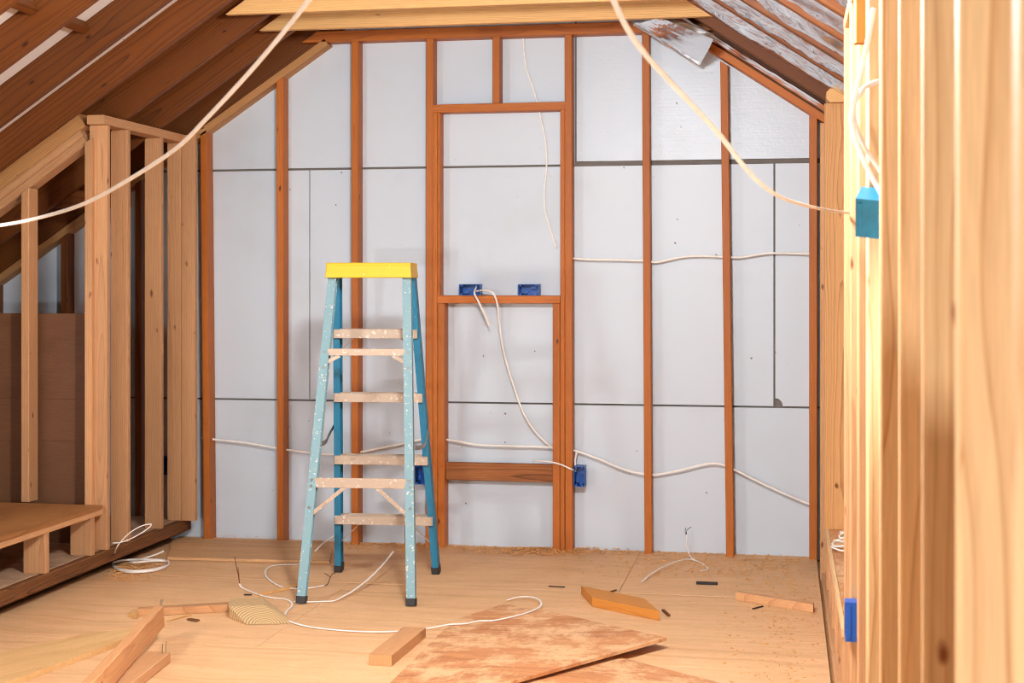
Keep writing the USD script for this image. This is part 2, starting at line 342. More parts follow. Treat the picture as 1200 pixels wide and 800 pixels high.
def painted(name, base, splat, amount, scale=60, rough=0.5, metal=0.0, scuff=(120, 90, 60)):
    """A surface with dried paint drips and scuffs of their own shape."""
    nodes = {'g': ('texture_coordinate', {}), 'n': ('noise_texture', {'scale': scale, 'detail': 3.0, 'roughness': 0.6}), 'n2': ('noise_texture', {'scale': scale * 0.22, 'detail': 4.0, 'roughness': 0.7}),
             'r': ('map_range', {'from_min': amount, 'from_max': amount + 0.05, 'to_min': 0, 'to_max': 0.9, 'clamp': True}),
             'r2': ('map_range', {'from_min': 0.6, 'from_max': 0.68, 'to_min': 0, 'to_max': 0.45, 'clamp': True}),
             'm': ('mix', {'mix_type': 'mix', 'color1': lin(base), 'color2': lin(splat)}), 'm2': ('mix', {'mix_type': 'mix', 'color2': lin(scuff)}),
             'p': ('principled_bsdf', {'roughness': rough, 'metallic': metal})}
    mat(name, nodes, [('g.object', 'n.vector'), ('g.object', 'n2.vector'), ('n.fac', 'r.value'), ('n2.fac', 'r2.value'), ('r.result', 'm.fac'), ('m.color', 'm2.color1'), ('r2.result', 'm2.fac'), ('m2.color', 'p.base_color')])
painted('fibreglass_pale', (122, 154, 160), (214, 208, 196), 0.62, scuff=(160, 170, 164))
painted('fibreglass_blue', (36, 120, 154), (226, 214, 204), 0.70, scuff=(60, 130, 160))
painted('yellow_cap', (228, 178, 22), (236, 196, 140), 0.68, scale=45, scuff=(214, 168, 60))
painted('aluminium', (188, 164, 142), (220, 206, 192), 0.60, rough=0.5, metal=0.25, scuff=(150, 116, 90))

# ------------------------------------------------------------------ setting: the floor
PITCH, RIDGE_X, RIDGE_Z = 2 / 3, -1.431, 3.283
def roof_z(x): return RIDGE_Z - PITCH * abs(x - RIDGE_X)          # underside of the rafters
FOAM_Y, STUD_Y, INCH = 7.59, 7.502, 0.0254
floor = struct('floor')
put(floor, 'subfloor', box((-6.2, -2.2, -0.26), (3.2, 7.80, -0.0225), 0), 'grey_fir')
ROWS = [(6.545, 7.585), (5.325, 6.542), (4.105, 5.322), (2.885, 4.102), (1.665, 2.882), (0.445, 1.662), (-0.775, 0.442), (-2.0, -0.778)]
for k, (y0, y1) in enumerate(ROWS):
    cuts = [-3.215, -0.723, 0.155] if k % 2 == 0 else [-3.215, -1.95, 0.155]
    if y1 < 4.0: cuts = [-4.6] + cuts[1:-1] + [0.155, 1.6]
    for a, b in zip(cuts[:-1], cuts[1:]):
        put(floor, 'plywood_sheet', box((a + 0.0012, y0, -0.022), (b - 0.0012, y1, RNG.uniform(-0.0012, 0)), 0, ch=0.0015), 'floor_ply')
# patch sheet laid over the floor at the foot of the back wall
q = [onZ(u, v, 0.014) for u, v in [(203, 630), (196, 652.5), (386, 657), (392, 634)]]
put(floor, 'plywood_patch', slab([p[:2] for p in q], 0.0006, 0.0135), 'patch_ply', label='darker plywood strip over the floor along the back wall')

# ------------------------------------------------------------------ setting: the gable wall
wall_back = struct('wall_back')
def studx(u): return float(onY(u, 400, STUD_Y)[0])
def gable_boards():
    import shapely
    from shapely.geometry import Polygon, box as sbox
    roof = Polygon([(-6.0, -0.05), (-6.0, roof_z(-6.0) + 0.0), (RIDGE_X, RIDGE_Z + 0.0), (3.0, roof_z(3.0) + 0.0), (3.0, -0.05)])
    gaps = 0.005
    rows = [(-0.02, 0.742, [-6, -4.40, -1.964, 0.475, 3], 'foam_film'), (0.744, 1.970, [-6, -4.92, -2.488, -0.055, 2.4], 'foam_film'), (1.974, 3.6, [-6, -3.5, -1.063, 1.38, 3], None)]
    for z0, z1, xs, m in rows:
        for i, (a, b) in enumerate(zip(xs[:-1], xs[1:])):
            ga = 0.016 if a == -1.063 else (0.014 if a in (-0.055,) else (0.010 if a == -1.964 else gaps))
            shape = sbox(a + ga / 2, z0 + 0.004, b - gaps / 2, z1 - 0.004 + (0.0 if z1 < 3 else 0)).intersection(roof)
            if a == -1.063: shape = shape.difference(sbox(a - .1, 1.9, b + .1, 1.992))
            if a == -0.055: shape = shape.difference(shapely.geometry.Point(a + 0.008, 0.752).buffer(0.035))
            if shape.is_empty: continue
            me = trimesh.creation.extrude_polygon(shape, 0.018, engine='earcut')
            v = me.vertices[:, [0, 2, 1]].copy(); v[:, 1] = FOAM_Y + v[:, 1]
            put(wall_back, 'foam_board', MB().add(v, fix(v, me.faces)), m or ('foam_foil' if b > -1 else 'foam_film'))
    me = trimesh.creation.extrude_polygon(roof, 0.03, engine='earcut'); v = me.vertices[:, [0, 2, 1]].copy(); v[:, 1] = FOAM_Y + 0.0185 + v[:, 1]
    put(wall_back, 'backing', MB().add(v, fix(v, me.faces)), 'gap_dark')
gable_boards()
ST, SD = 0.038, FOAM_Y - STUD_Y - 0.001
def stud(parent, x0, y0, z0, z1, m, name='stud', slope=0.0, dx=ST, dy=SD, lean=0.0, ch=0.003, **kw):
    """An upright, its front left corner at x0, y0; slope = how its top is cut along x; lean = shift of its top along x."""
    c0 = np.array([x0 + dx / 2, y0 + dy / 2, z0]); c1 = np.array([x0 + dx / 2 + lean, y0 + dy / 2, z1])
    return put(parent, name, beam(c0, c1, dx, dy, (1, 0, 0), ch, cut1=(slope, 0)), m, **kw)
PL = 0.0465                                   # the gable's sloped plate, measured upright
TOPZ = 2.630
for u, lean in [(-13, 0), (71, 0), (158, 0.0)]:
    x = studx(u); stud(wall_back, x, STUD_Y, -0.02, roof_z(x + ST / 2) - PL, 'rafter_fir', slope=PITCH)
for u, lean in [(238.5, -0.02), (324.5, -0.004)]:
    x = studx(u); stud(wall_back, x, STUD_Y, -0.02, roof_z(x + ST / 2) - PL + 0.002, 'old_fir', slope=PITCH, lean=lean)
stud(wall_back, studx(411.5), STUD_Y, -0.02, TOPZ, 'old_fir')
kl, kr = studx(498.5), studx(671) - ST
stud(wall_back, kl, STUD_Y, -0.02, TOPZ, 'old_fir', lean=0.004); stud(wall_back, kr, STUD_Y, -0.02, TOPZ, 'old_fir', lean=-0.004)
HB, HT = 2.248, 2.290                       # header
put(wall_back, 'header', box((kl + ST + .001, STUD_Y, HB), (kr - .001, STUD_Y + SD, HT), 0), 'old_fir')
SB, ST_ = 1.262, 1.302                      # sill
jl, jr = kl + ST + 0.001, kr - ST - 0.001
put(wall_back, 'sill', box((jl + 0.026, STUD_Y - 0.001, SB), (jr + 0.012, STUD_Y + SD, ST_), 0), 'old_fir')
stud(wall_back, jl, STUD_Y, -0.02, HB - .001, 'old_fir', dx=0.025, name='jack_stud'); stud(wall_back, jl + .026, STUD_Y, ST_ + .001, HB - .001, 'old_fir', dx=0.012, name='jack_stud')
stud(wall_back, jl + 0.026, STUD_Y, -0.02, SB - .001, 'old_fir', name='cripple_stud')
stud(wall_back, jr + 0.013, STUD_Y, -0.02, HB - .001, 'old_fir', dx=0.024, name='jack_stud')
stud(wall_back, jr - 0.026, STUD_Y, -0.02, SB - .001, 'old_fir', name='cripple_stud')
stud(wall_back, studx(577), STUD_Y, HT + .001, TOPZ, 'old_fir', name='cripple_stud')
put(wall_back, 'block', box((jl + 0.026 + ST + .001, STUD_Y + 0.03, 0.345), (jr - 0.027, STUD_Y + 0.068, 0.436), 0), 'brown_block', label='dark weathered flat block low between the studs')
for u, lean in [(755.3, -0.014), (851, -0.030)]:
    x = studx(u); zt = min(TOPZ, roof_z(x + ST / 2) - PL + 0.002)
    stud(wall_back, x, STUD_Y, -0.02, zt, 'old_fir', slope=0 if zt == TOPZ else -PITCH, lean=lean)
x = studx(948.5); stud(wall_back, x, STUD_Y, -0.02, roof_z(x + ST / 2) - PL + 0.002, 'old_fir', slope=-PITCH)
stud(wall_back, 0.52, STUD_Y, -0.02, roof_z(0.54) - PL, 'old_fir', slope=-PITCH)
xl, xr = RIDGE_X - (RIDGE_Z - TOPZ) / PITCH, RIDGE_X + (RIDGE_Z - TOPZ) / PITCH
put(wall_back, 'top_plate', beam((xl - 0.05, STUD_Y + SD / 2, TOPZ + 0.0295), (xr + 0.05, STUD_Y + SD / 2, TOPZ + 0.0295), 0.057, SD, (0, 0, 1), cut0=(1 / PITCH, 0), cut1=(-1 / PITCH, 0)), 'old_fir')
cz = math.cos(math.atan(PITCH)); sz = math.sin(math.atan(PITCH))
def slope_pt(x, up=0.0, y=0.0):               # a point on the rafters' underside, moved up square to the slope
    s = -1 if x < RIDGE_X else 1
    return np.array([x + s * sz * up, y, roof_z(x) + cz * up])
for a, b in [(-5.6, xl + 0.03), (1.4, xr - 0.03)]:
    dn = -0.0195
    put(wall_back, 'sloped_plate', beam(slope_pt(a, dn, STUD_Y + SD / 2), slope_pt(b, dn, STUD_Y + SD / 2), ST, SD, (0, 0, 1)), 'grey_fir' if a < -2 else 'old_fir')

# ------------------------------------------------------------------ setting: the roof
ceiling = struct('ceiling')
RY = [-0.47, -0.06, 0.35, 0.76, 1.17, 1.58, 1.98, 2.39, 2.79, 3.20, 3.61, 4.01, 4.40, 4.82, 5.25, 5.70, 6.13, 6.57, 7.0]
LY = [-0.70, -0.29, 0.12, 0.53, 0.94, 1.35, 1.75, 2.16, 2.56, 2.97, 3.37, 3.78, 4.19, 4.60, 5.0, 5.41, 5.85, 6.26, 6.70, 7.10]
RD = 0.184
def rafter(y, left, m):
    a, b = (-5.9, RIDGE_X - 0.02) if left else (RIDGE_X + 0.02, 2.9)
    p0, p1 = slope_pt(a, RD / 2, y + ST / 2), slope_pt(b, RD / 2, y + ST / 2)
    put(ceiling, 'rafter', beam(p0, p1, RD, ST, (0, 0, 1), 0.003), m)
for y in LY + [7.56]: rafter(y, True, 'rafter_fir')
for y in RY + [7.56]: rafter(y, False, 'rafter_fir')
put(ceiling, 'ridge_board', box((RIDGE_X - 0.019, -0.9, RIDGE_Z + 0.01), (RIDGE_X + 0.019, 7.58, RIDGE_Z + 0.25), 1), 'rafter_fir')
LE = LY + [7.558]
for i in range(len(LE) - 1):                  # rigid foam between the left rafters
    y0, y1 = LE[i] + ST + .002, LE[i + 1] - .002
    p0, p1 = slope_pt(-5.9, 0.158 if y0 < 5.4 else 0.150, (y0 + y1) / 2), slope_pt(RIDGE_X - 0.03, 0.158 if y0 < 5.4 else 0.150, (y0 + y1) / 2)
    if y0 < 6.2: put(ceiling, 'roof_foam', beam(p0, p1, y1 - y0, 0.022, (0, 1, 0), 0.001), 'roof_foam')
for left in (True, False):
    a, b = (-6.3, RIDGE_X - 1e-6) if left else (RIDGE_X, 3.4)
    put(ceiling, 'roof_deck', beam(slope_pt(a, RD + 0.012, 3.35), slope_pt(b, RD + 0.012, 3.35), 8.6, 0.02, (0, 1, 0), 0.001), 'weathered')
for i, u, v in [(15, 98, 12), (16, 151, 33), (16, 21, 127), (15, -42, 110), (14, 40, -40)]:      # blocks between the left rafters
    y0, y1 = LE[i - 1] + ST + .001, LE[i] - .001
    r_ = ray(u, v); k = (RIDGE_Z + 0.12 / cz + PITCH * (0 - RIDGE_X) - EYE) / (r_[2] - PITCH * r_[0]); x = r_[0] * k
    put(ceiling, 'block', beam(slope_pt(x, 0.122, y0), slope_pt(x, 0.122, y1), 0.046, ST, slope_pt(x, 1, 0) - slope_pt(x, 0, 0), 0.002), 'rafter_fir')
FOIL = {13: 0.020, 14: 0.016, 15: 0.018, 16: 0.010, 17: 0.085, 18: 0.01}
RE = RY + [7.55]
def foil_strip(i, depth, y0, y1, seed, amp=1.0):
    n, k = 200, 22
    xs = np.linspace(RIDGE_X + 0.25, 0.75, n); ts = np.linspace(0, 1, k)
    X, Tt = np.meshgrid(xs, ts, indexing='ij')
    sag = 4 * Tt * (1 - Tt)
    P = np.stack([X * 4.5 + Tt, Tt * 3.6, np.full_like(X, seed * 7.3)], -1)
    big = meshkit.fbm(P, 3, seed) - 0.5
    ridg = np.abs(meshkit.noise(np.stack([X * 22 + Tt * 7, Tt * 5 - X * 6, np.full_like(X, seed)], -1), seed + 5) - 0.5)
    up = depth + amp * (-0.020 * sag + 0.055 * big * (0.35 + sag) + 0.022 * ridg)
    v = np.stack([X + sz * up, y0 + (y1 - y0) * Tt, RIDGE_Z - PITCH * (X - RIDGE_X) + cz * up], -1).reshape(-1, 3)
    f = []
    for a in range(n - 1):
        for b in range(k - 1):
            q = a * k + b; f += [[q, q + k + 1, q + k], [q, q + 1, q + k + 1]]
    f = np.array(f); back = v + [0, 0, 0.0015]; N = len(v)
    put(ceiling, 'foil_strip', MB().add(np.vstack([v, back]), np.vstack([f, f[:, ::-1] + N])), 'crinkled_foil', smooth=True)
for i in range(3, 18):
    foil_strip(i, FOIL.get(i, 0.03), RE[i] + ST + 0.001, RE[i + 1] - 0.001, i)
foil_strip(18, 0.004, 7.25, 7.495, 18, 0.3)
# collar ties nailed to the rafters' faces
TIE_B = 2.60
for y in (6.97, 6.525):
    hw = (RIDGE_Z - TIE_B) / PITCH + 0.075
    c = 1 / PITCH
    put(ceiling, 'collar_tie', beam((RIDGE_X - hw + .067, y - 0.02, TIE_B + .0445), (RIDGE_X + hw - .067, y - 0.02, TIE_B + .0445), 0.089, ST, (0, 0, 1), 0.002, cut0=(c, 0), cut1=(-c, 0)), 'tie_pine')

# ------------------------------------------------------------------ setting: the left knee wall
wall_left = struct('wall_left')
KX, CY, YC_ = -3.12, 6.50, 6.5
put(wall_left, 'rim_board', box((-3.30, 2.2, 0.0), (-3.232, 7.50, 0.079), 1, 0.006), 'weathered', label='dark weathered timber along the floor')
put(wall_left, 'sill_edge', box((-3.160, 2.2, 0.052), (KX, 7.50, 0.116), 1, 0.006), 'weathered')
put(wall_left, 'sill_plate', box((-3.62, 2.2, 0.080), (-3.161, 7.495, 0.116), 1), 'dust_wood')
ZB, ZP = 0.117, 2.105
def kstud(y, xr, w=0.089, t=ST, z0=ZB, z1=ZP, m='new_fir', name='stud'):
    return put(wall_left, name, box((xr - w, y, z0), (xr, y + t, z1), 2, 0.004), m)
kstud(6.505, KX - .003); kstud(6.725, KX - .002); kstud(7.115, KX - .002)
kstud(7.385, -3.128, w=0.078); kstud(7.385, -3.050, w=0.077, z1=2.145)
put(wall_left, 'top_plate', box((KX - .085, 6.47, ZP + .001), (KX + .002, 7.40, ZP + .044), 1), 'new_fir')
x0 = float(onY(99.5, 400, CY - .02)[0])
stud(wall_left, x0, CY - 0.025, ZB, 2.03, 'new_fir', dx=0.036, dy=.089, slope=PITCH)         # end stud of the sloped wall
x1 = float(onY(27, 400, CY)[0])
stud(wall_left, x1, CY - 0.02, 0.335, 1.80, 'new_fir', dx=0.040, dy=.089, slope=PITCH)
stud(wall_left, x1 - 0.42, CY - 0.02, 0.335, 1.52, 'new_fir', dx=0.040, dy=.089, slope=PITCH)
A0, A1 = onY(0, 246, CY), onY(87, 180, CY)
sl = (A1 - A0) / (A1[0] - A0[0])
for k, (th, off, m) in enumerate([(0.038, 0.020, 'new_fir'), (0.036, 0.058, 'new_fir'), (0.070, 0.112, 'grey_fir')]):
    n = np.array([-sl[2], 0, 1]) / math.hypot(1, sl[2])
    xe = (-3.215, -3.215, -3.185)[k]
    a, b = A0 + sl * (-4.75 - A0[0]), A0 + sl * (xe - A0[0])
    put(wall_left, 'sloped_plate', beam(a + n * off + [0, .045, 0], b + n * off + [0, .045, 0], th, 0.089, (0, 0, 1), 0.003), m)
for u0, u1, v1 in [(27, 53, 672), (82, 107, 651)]:
    P = onX(u1, v1, KX - .005); Q = onY(u0, v1, P[1])
    put(wall_left, 'cripple_stud', box((Q[0], P[1], ZB), (KX - .006, P[1] + ST, 0.2895), 2, 0.003), 'new_fir')
put(wall_left, 'cripple_stud', box((-3.22, 5.2, ZB), (KX - .006, 5.2 + ST, 0.2895), 2, 0.003), 'new_fir')
zk = [0.12] + [float(onY(50, v, 6.62)[2]) for v in (516, 467, 368)]
for k in range(3):
    put(wall_left, 'kraft_panel', box((-5.3, 6.62 - .004 * k, zk[k]), (-3.215, 6.626 - .004 * k, zk[k + 1] + .004), 0, 0.001), 'kraft_paper', label='brown paper facing behind the studs' if k == 0 else None)
put(wall_left, 'block', box((-4.1, 7.14, 1.755), (-3.31, 7.178, 1.845), 0), 'rafter_fir')
bench = thing('platform', 'low platform with a plywood top in front of the sloped left wall', 'platform', (-3.9, 5.4, 0.29))
put(bench, 'plywood_top', box((-5.2, 3.9, 0.314), (KX - .003, 6.462, 0.333), 1, 0.001), 'bench_ply')
put(bench, 'edge_board', box((KX - .042, 3.9, 0.2905), (KX - .001, 6.462, 0.3135), 1, 0.001), 'new_fir')

# ------------------------------------------------------------------ setting: the right partition
wall_right = struct('wall_right')
WX = 0.175
for k, d in enumerate([0.72, 1.127, 1.52, 1.91, 2.30, 2.77, 3.23, 3.65, 4.07, 4.47]):
    y = (d + WX * S_) / C_
    put(wall_right, 'stud', box((WX, y, 0.038), (WX + 0.089, y + ST, 2.13), 2, 0.004), 'pale_pine' if k < 7 else 'new_fir')
put(wall_right, 'bottom_plate', box((WX, 0.4, 0.0), (WX + .089, 4.62, 0.037), 1), 'pale_pine')
put(wall_right, 'top_plate', box((WX, 0.4, 2.131), (WX + .089, 4.62, 2.165), 1), 'pale_pine')
P = onD(1001, 50, 3.42); put(wall_right, 'block', box((P[0], P[1], P[2]), (0.263, P[1] + .037, 2.129), 2, .004), 'orange_fir')
unseen_blocker = struct('unseen_blocker')             # out of view beside the camera, placed to shade the lower right-hand studs
for x in (-0.70, -0.48): put(unseen_blocker, 'stud', box((x, 0.56, 0.0), (x + ST, 0.649, 1.04), 2), 'pale_pine')
put(unseen_blocker, 'panel', box((-0.72, 0.65, 0.0), (-0.43, 0.662, 1.06), 2, .001), 'rough_ply')
put(unseen_blocker, 'cap_board', box((-0.72, 0.555, 1.041), (-0.43, 0.6495, 1.06), 0), 'pale_pine')
# far end of the alcove
put(wall_right, 'post', box((0.168, 6.60, 0.296), (0.305, 6.64, 2.145), 2, 0.003), 'post_fir')
put(wall_right, 'post', box((0.308, 6.60, 0.296), (0.44, 6.64, 2.06), 2, 0.003), 'grey_fir')
put(wall_right, 'plate_end', box((0.176, 6.565, 2.146), (0.28, 6.70, 2.205), 1, 0.016), 'tie_pine')
put(wall_right, 'stud', box((0.160, 6.98, 0.0), (0.205, 7.07, 2.10), 2, 0.003), 'new_fir')
put(wall_right, 'stud', box((0.186, 7.30, 0.0), (0.27, 7.338, 2.08), 2, 0.003), 'rafter_fir')
put(wall_right, 'bottom_plate', box((0.165, 4.70, 0.0), (0.26, 7.0 - .025, 0.036), 1), 'new_fir')
for k in range(6):
    y = 4.72 + k * 0.372; put(wall_right, 'cripple_stud', box((0.176, y, 0.037), (0.265, y + ST, 0.27), 2, 0.003), 'new_fir')
put(wall_right, 'backing', box((0.27, 4.7, 0.0), (0.282, 6.9, 0.27), 1, 0.001), 'rough_ply')
ledge = thing('ledge', 'plywood-topped low ledge behind the right-hand studs, carrying a cable coil', 'ledge', (0.6, 5.7, 0.27))
put(ledge, 'plywood_top', box((0.186, 4.70, 0.276), (1.3, 6.598, 0.295), 1, 0.001), 'rough_ply')
put(ledge, 'edge_board', box((0.172, 4.70, 0.271), (0.185, 6.598, 0.297), 1, 0.001), 'pale_pine')

# ------------------------------------------------------------------ the stepladder
def ladder():
    cen = np.array([-1.82, 6.441, 0.0]); ya = math.radians(4.5)
    X, Y, Z = np.array([math.cos(ya), math.sin(ya), 0]), np.array([-math.sin(ya), math.cos(ya), 0]), np.array([0, 0, 1.0])
    L = lambda x, y, z: cen + X * x + Y * y + Z * z
    r = thing('stepladder', 'blue and yellow open stepladder spattered with paint', 'ladder', cen)
    H = 1.40
    def fr(z): t = z / H; return 0.249 * (1 - t) + 0.186 * t, 0.375 * (1 - t) + 0.062 * t       # step side: half width, distance
    def bk(z): t = z / H; return 0.257 * (1 - t) + 0.186 * t, -0.345 * (1 - t) - 0.045 * t      # brace side
    for s in (-1, 1):
        w0, y0 = fr(0.012); w1, y1 = fr(H + .005)
        rail = put(r, 'rail', channel(L(s * w0, y0, 0.012), L(s * w1, y1, H + .005), Y, 0.062, 0.030, 0.004, X * s), 'fibreglass_blue', label='deep blue rail')
        for z in (0.279, 0.567, 0.861, 1.156):
            m = MB(); w, y = fr(z); tri(trimesh.creation.cylinder(0.006, 0.006, sections=8, transform=trimesh.geometry.align_vectors([0, 0, 1], Y)), m, trimesh.transformations.translation_matrix(L(s * (w - .014), y - 0.033, z - .012)))
            put(rail, 'rivet', m, 'steel')
        f0, f1 = L(s * w0, y0, 0.0), L(s * (w0 - .003), y0, 0.034)
        put(r, 'foot', beam(L(s * (w0 - .015), y0, 0), L(s * (w0 - .017), y0 - .006, 0.036), 0.036, 0.069, X, 0.004), 'rubber', label='black rubber foot')
        w0, y0 = bk(0.012); w1, y1 = bk(H + .005)
        rail = put(r, 'rail', channel(L(s * w0, y0, 0.012), L(s * w1, y1, H + .005), Y, 0.036, 0.038, 0.004, X * s), 'fibreglass_pale', label='pale blue rail spattered white')
        for z in (1.062, 0.515, 0.49, 0.995, 0.40):
            m = MB(); w, y = bk(z); tri(trimesh.creation.cylinder(0.006, 0.007, sections=8, transform=trimesh.geometry.align_vectors([0, 0, 1], Y)), m, trimesh.transformations.translation_matrix(L(s * (w - .016), y - 0.020, z)))
            put(rail, 'rivet', m, 'steel')
        put(r, 'foot', beam(L(s * (w0 - .019), y0, 0), L(s * (w0 - .020), y0 + .005, 0.030), 0.043, 0.044, X, 0.004), 'rubber', label='black rubber foot')
    for z in (0.279, 0.567, 0.861, 1.156):
        w, y = fr(z); m = MB(); w -= .005
        beam(L(-w, y, z - .003), L(w, y, z - .003), 0.085, 0.005, Y, .001, mb=m)          # tread, front and rear skirts, ribs
        for dy in (-0.040, 0.040): beam(L(-w, y + dy, z - .021), L(w, y + dy, z - .021), 0.040, 0.004, Z, .001, mb=m)
        for k in range(5): beam(L(-w, y - .03 + k * .015, z), L(w, y - .03 + k * .015, z), 0.003, 0.003, Y, .0005, mb=m)
        put(r, 'step', m, 'aluminium')
    for zt, wid in ((1.156, 0.09), (0.279, 0.12)):
        for s in (-1, 1):
            w, y = fr(zt); w2, y2 = fr(zt - wid * 1.0)
            put(r, 'step_brace', beam(L(s * (w - wid - .01), y - .005, zt - .03), L(s * (w2 - .006), y2 - .005, zt - .03 - wid), 0.018, 0.004, Y, .001), 'aluminium')
    for z in (1.062, 0.503):
        w, y = bk(z); w -= 0.002
        m = beam(L(-w + .03, y - .016, z), L(w - .03, y - .016, z), 0.030 if z > 1 else 0.043, 0.006, Z, .001)
        beam(L(-w + .005, y - .006, z), L(w - .005, y - .006, z), 0.026 if z > 1 else 0.038, 0.004, Z, .001, mb=m)
        put(r, 'back_bar', m, 'aluminium')
        for s in (-1, 1):
            e = 0.050 if z > 1 else 0.125
            w2, y2 = bk(z - e * (1.0 if z > 1 else 1.12))
            put(r, 'brace', beam(L(s * (w - .045 - e * (0.75 if z > 1 else .95)), y - .012, z - .016), L(s * (w2 - .02), y2 - .012, z - e * (1.0 if z > 1 else 1.12)), 0.017, 0.006, Z, .001), 'aluminium')
    for s in (-1, 1):                                                                       # folding spreaders
        zf, zb = 0.705, 0.655
        (wf, yf), (wb, yb) = fr(zf), bk(zb)
        m = tube([L(s * (wb + .004), yb, zb), L(s * (wb + .008), yb + .10, zb - .012), L(s * (wb + .012), yb + .2, zb - .015), L(s * (wf + .012), (yf + yb) / 2 + .08, zb - .01), L(s * (wf + .010), yf - .09, zb + .012), L(s * (wf + .004), yf, zf)], 0.002, 0.0105, n=8, seg=6)
        put(r, 'spreader', m, 'steel')
    # moulded yellow cap: tray top, deep skirts, ribs below
    zc = 1.456
    M3 = manifold3d.Manifold
    def rb(lo, hi, rad=0.006):
        pts = []
        return M3.batch_hull([M3.sphere(rad, 12).translate([x, y, z]) for x in (lo[0] + rad, hi[0] - rad) for y in (lo[1] + rad, hi[1] - rad) for z in (lo[2] + rad, hi[2] - rad)])
    def taper():
        rad = 0.008; pts = []
        for sx in (-1, 1):
            for sy in (-1, 1):
                pts.append(M3.sphere(rad, 12).translate([sx * (0.190 - rad), sy * (0.088 - rad), zc - 0.006 - rad]))
                pts.append(M3.sphere(0.003, 8).translate([sx * 0.191, sy * 0.090, zc - 0.064]))
        return M3.batch_hull(pts)
    c = taper() - M3.cube([0.368, 0.166, 0.06]).translate([-0.184, -0.083, zc - 0.075])
    rim = rb((-0.191, -0.089, zc - 0.016), (0.191, 0.089, zc)) - rb((-0.178, -0.076, zc - 0.010), (0.178, 0.076, zc + .02))
    c = c + rim - M3.cylinder(0.06, 0.010, 0.010, 16).translate([0.12, 0, zc - .04]) - M3.cylinder(0.06, 0.010, 0.010, 16).translate([-0.12, 0.02, zc - .04]) - M3.cube([0.14, 0.03, 0.06]).translate([-0.07, -0.04, zc - .04])
    v, f, _ = meshkit.arrays(c); v = np.array([L(*q) for q in v])
    put(r, 'cap', MB().add(v, f), 'yellow_cap', label='yellow moulded top cap')
    return r
ladder()

# ------------------------------------------------------------------ electrical boxes
def elec_box(pos, w, h, d, right, front, mtl, label, roll=0.0):
    """An open plastic device box: pos = centre of its open face, right = direction of its width, front = where it opens."""
    R, Fv = unit(right), unit(front); U = np.cross(Fv, R) * -1
    if U[2] < -0.5: U = -U
    cr, sr = math.cos(roll), math.sin(roll); R, U = R * cr + U * sr, U * cr - R * sr
    M3 = manifold3d.Manifold
    b = M3.cube([w, d, h]).translate([-w / 2, 0, -h / 2]) - M3.cube([w - .006, d, h - .006]).translate([-w / 2 + .003, -0.003, -h / 2 + .003])
    for s in (-1, 1):
        b = b + M3.cube([0.010, d * .9, 0.008]).translate([s * (w / 2 - .012) - .005, .0, h / 2 - .011]) + M3.cube([0.010, d * .9, 0.008]).translate([s * (w / 2 - .012) - .005, 0, -h / 2 + .003])
        b = b + M3.cube([0.004, .008, h * .8]).translate([s * (w / 2 + .001) - .002, .006, -h * .4])
    B = np.eye(4); B[:3, 0], B[:3, 1], B[:3, 2], B[:3, 3] = R, -Fv, U, pos
    t = thing('electrical_box', label, 'box', np.asarray(pos, float), None)
    put(t, 'body', tri(b, None, B), mtl)
    m = MB()
    for s in (-1, 1): tri(M3.cube([w * .3, 0.003, h * .25]).translate([s * w * .22 - w * .15, d * .55, s * h * .2 - h * .12]), m, B)
    put(t, 'clamp', m, mtl)
    return t
yb = STUD_Y + 0.005
for (u0, u1), lab in [((538, 562), 'blue electrical box on the window sill framing, left one with cables'), ((607, 631), 'blue electrical box on the window sill framing, right empty one')]:
    a, b = onY(u0, 337, yb), onY(u1, 337, yb)
    elec_box(((a + b) / 2)[:2].tolist() + [ST_ + 0.0295], b[0] - a[0], 0.058, 0.075, (1, 0, 0), (0, -1, 0), 'blue_plastic', lab)
a, b = onY(671.6, 558, yb), onY(684, 558, yb)
elec_box([(a[0] + b[0]) / 2 + .004, yb - 0.004, a[2]], 0.054, 0.104, 0.075, (1, 0, 0), (0, -1, 0), 'blue_plastic', 'blue electrical box low on the tripled stud right of the window framing')
a = onY(492, 556, yb); elec_box([kl - 0.030, yb - .004, a[2]], 0.056, 0.10, 0.075, (1, 0, 0), (0, -1, 0), 'blue_plastic', 'blue electrical box half hidden behind the ladder\'s right legs')
a = onY(194, 545, STUD_Y + .004); elec_box([-3.255, STUD_Y + .004, a[2]], 0.056, 0.10, 0.075, (1, 0, 0), (0, -1, 0), 'blue_plastic', 'blue electrical box deep in the gap between the left wall studs')
y8 = (4.07 + WX * S_) / C_
elec_box([0.160, y8 - 0.032, EYE - (727 - 333) * 4.03 / F_PX], 0.056, 0.106, 0.07, (0, 1, 0), (-1, 0, 0), 'blue_plastic', 'blue electrical box low on the right-hand studs')
y6 = (3.23 + WX * S_) / C_
elec_box([0.155, y6 - 0.035, EYE + (333 - 247) * 3.17 / F_PX], 0.058, 0.092, 0.07, (0.25, 1, 0.10), (-1, 0.25, 0.12), 'teal_plastic', 'teal electrical box hanging crooked on the right-hand studs with white cables', roll=0.42)

# ------------------------------------------------------------------ cables
def cable(name, pts, label, rx=0.0052, ry=0.0026, up=(0, 0, 1), group=None, ends=(), cat='cable', seg=9):
    base = np.array(pts).mean(0); base[2] = np.array(pts)[:, 2].min()
    t = thing(name, label, cat, base, group)
    put(t, 'sheath', tube(pts, rx, ry, up=up, seg=seg), 'white_cable', smooth=True)
    for e, m in ends: put(t, 'bare_wire', tube(e, 0.0016, n=6, seg=6), m, smooth=True, label='stripped wire end')
    return t
def fan(pts): return [onD(u, v, d) for u, v, d in pts]
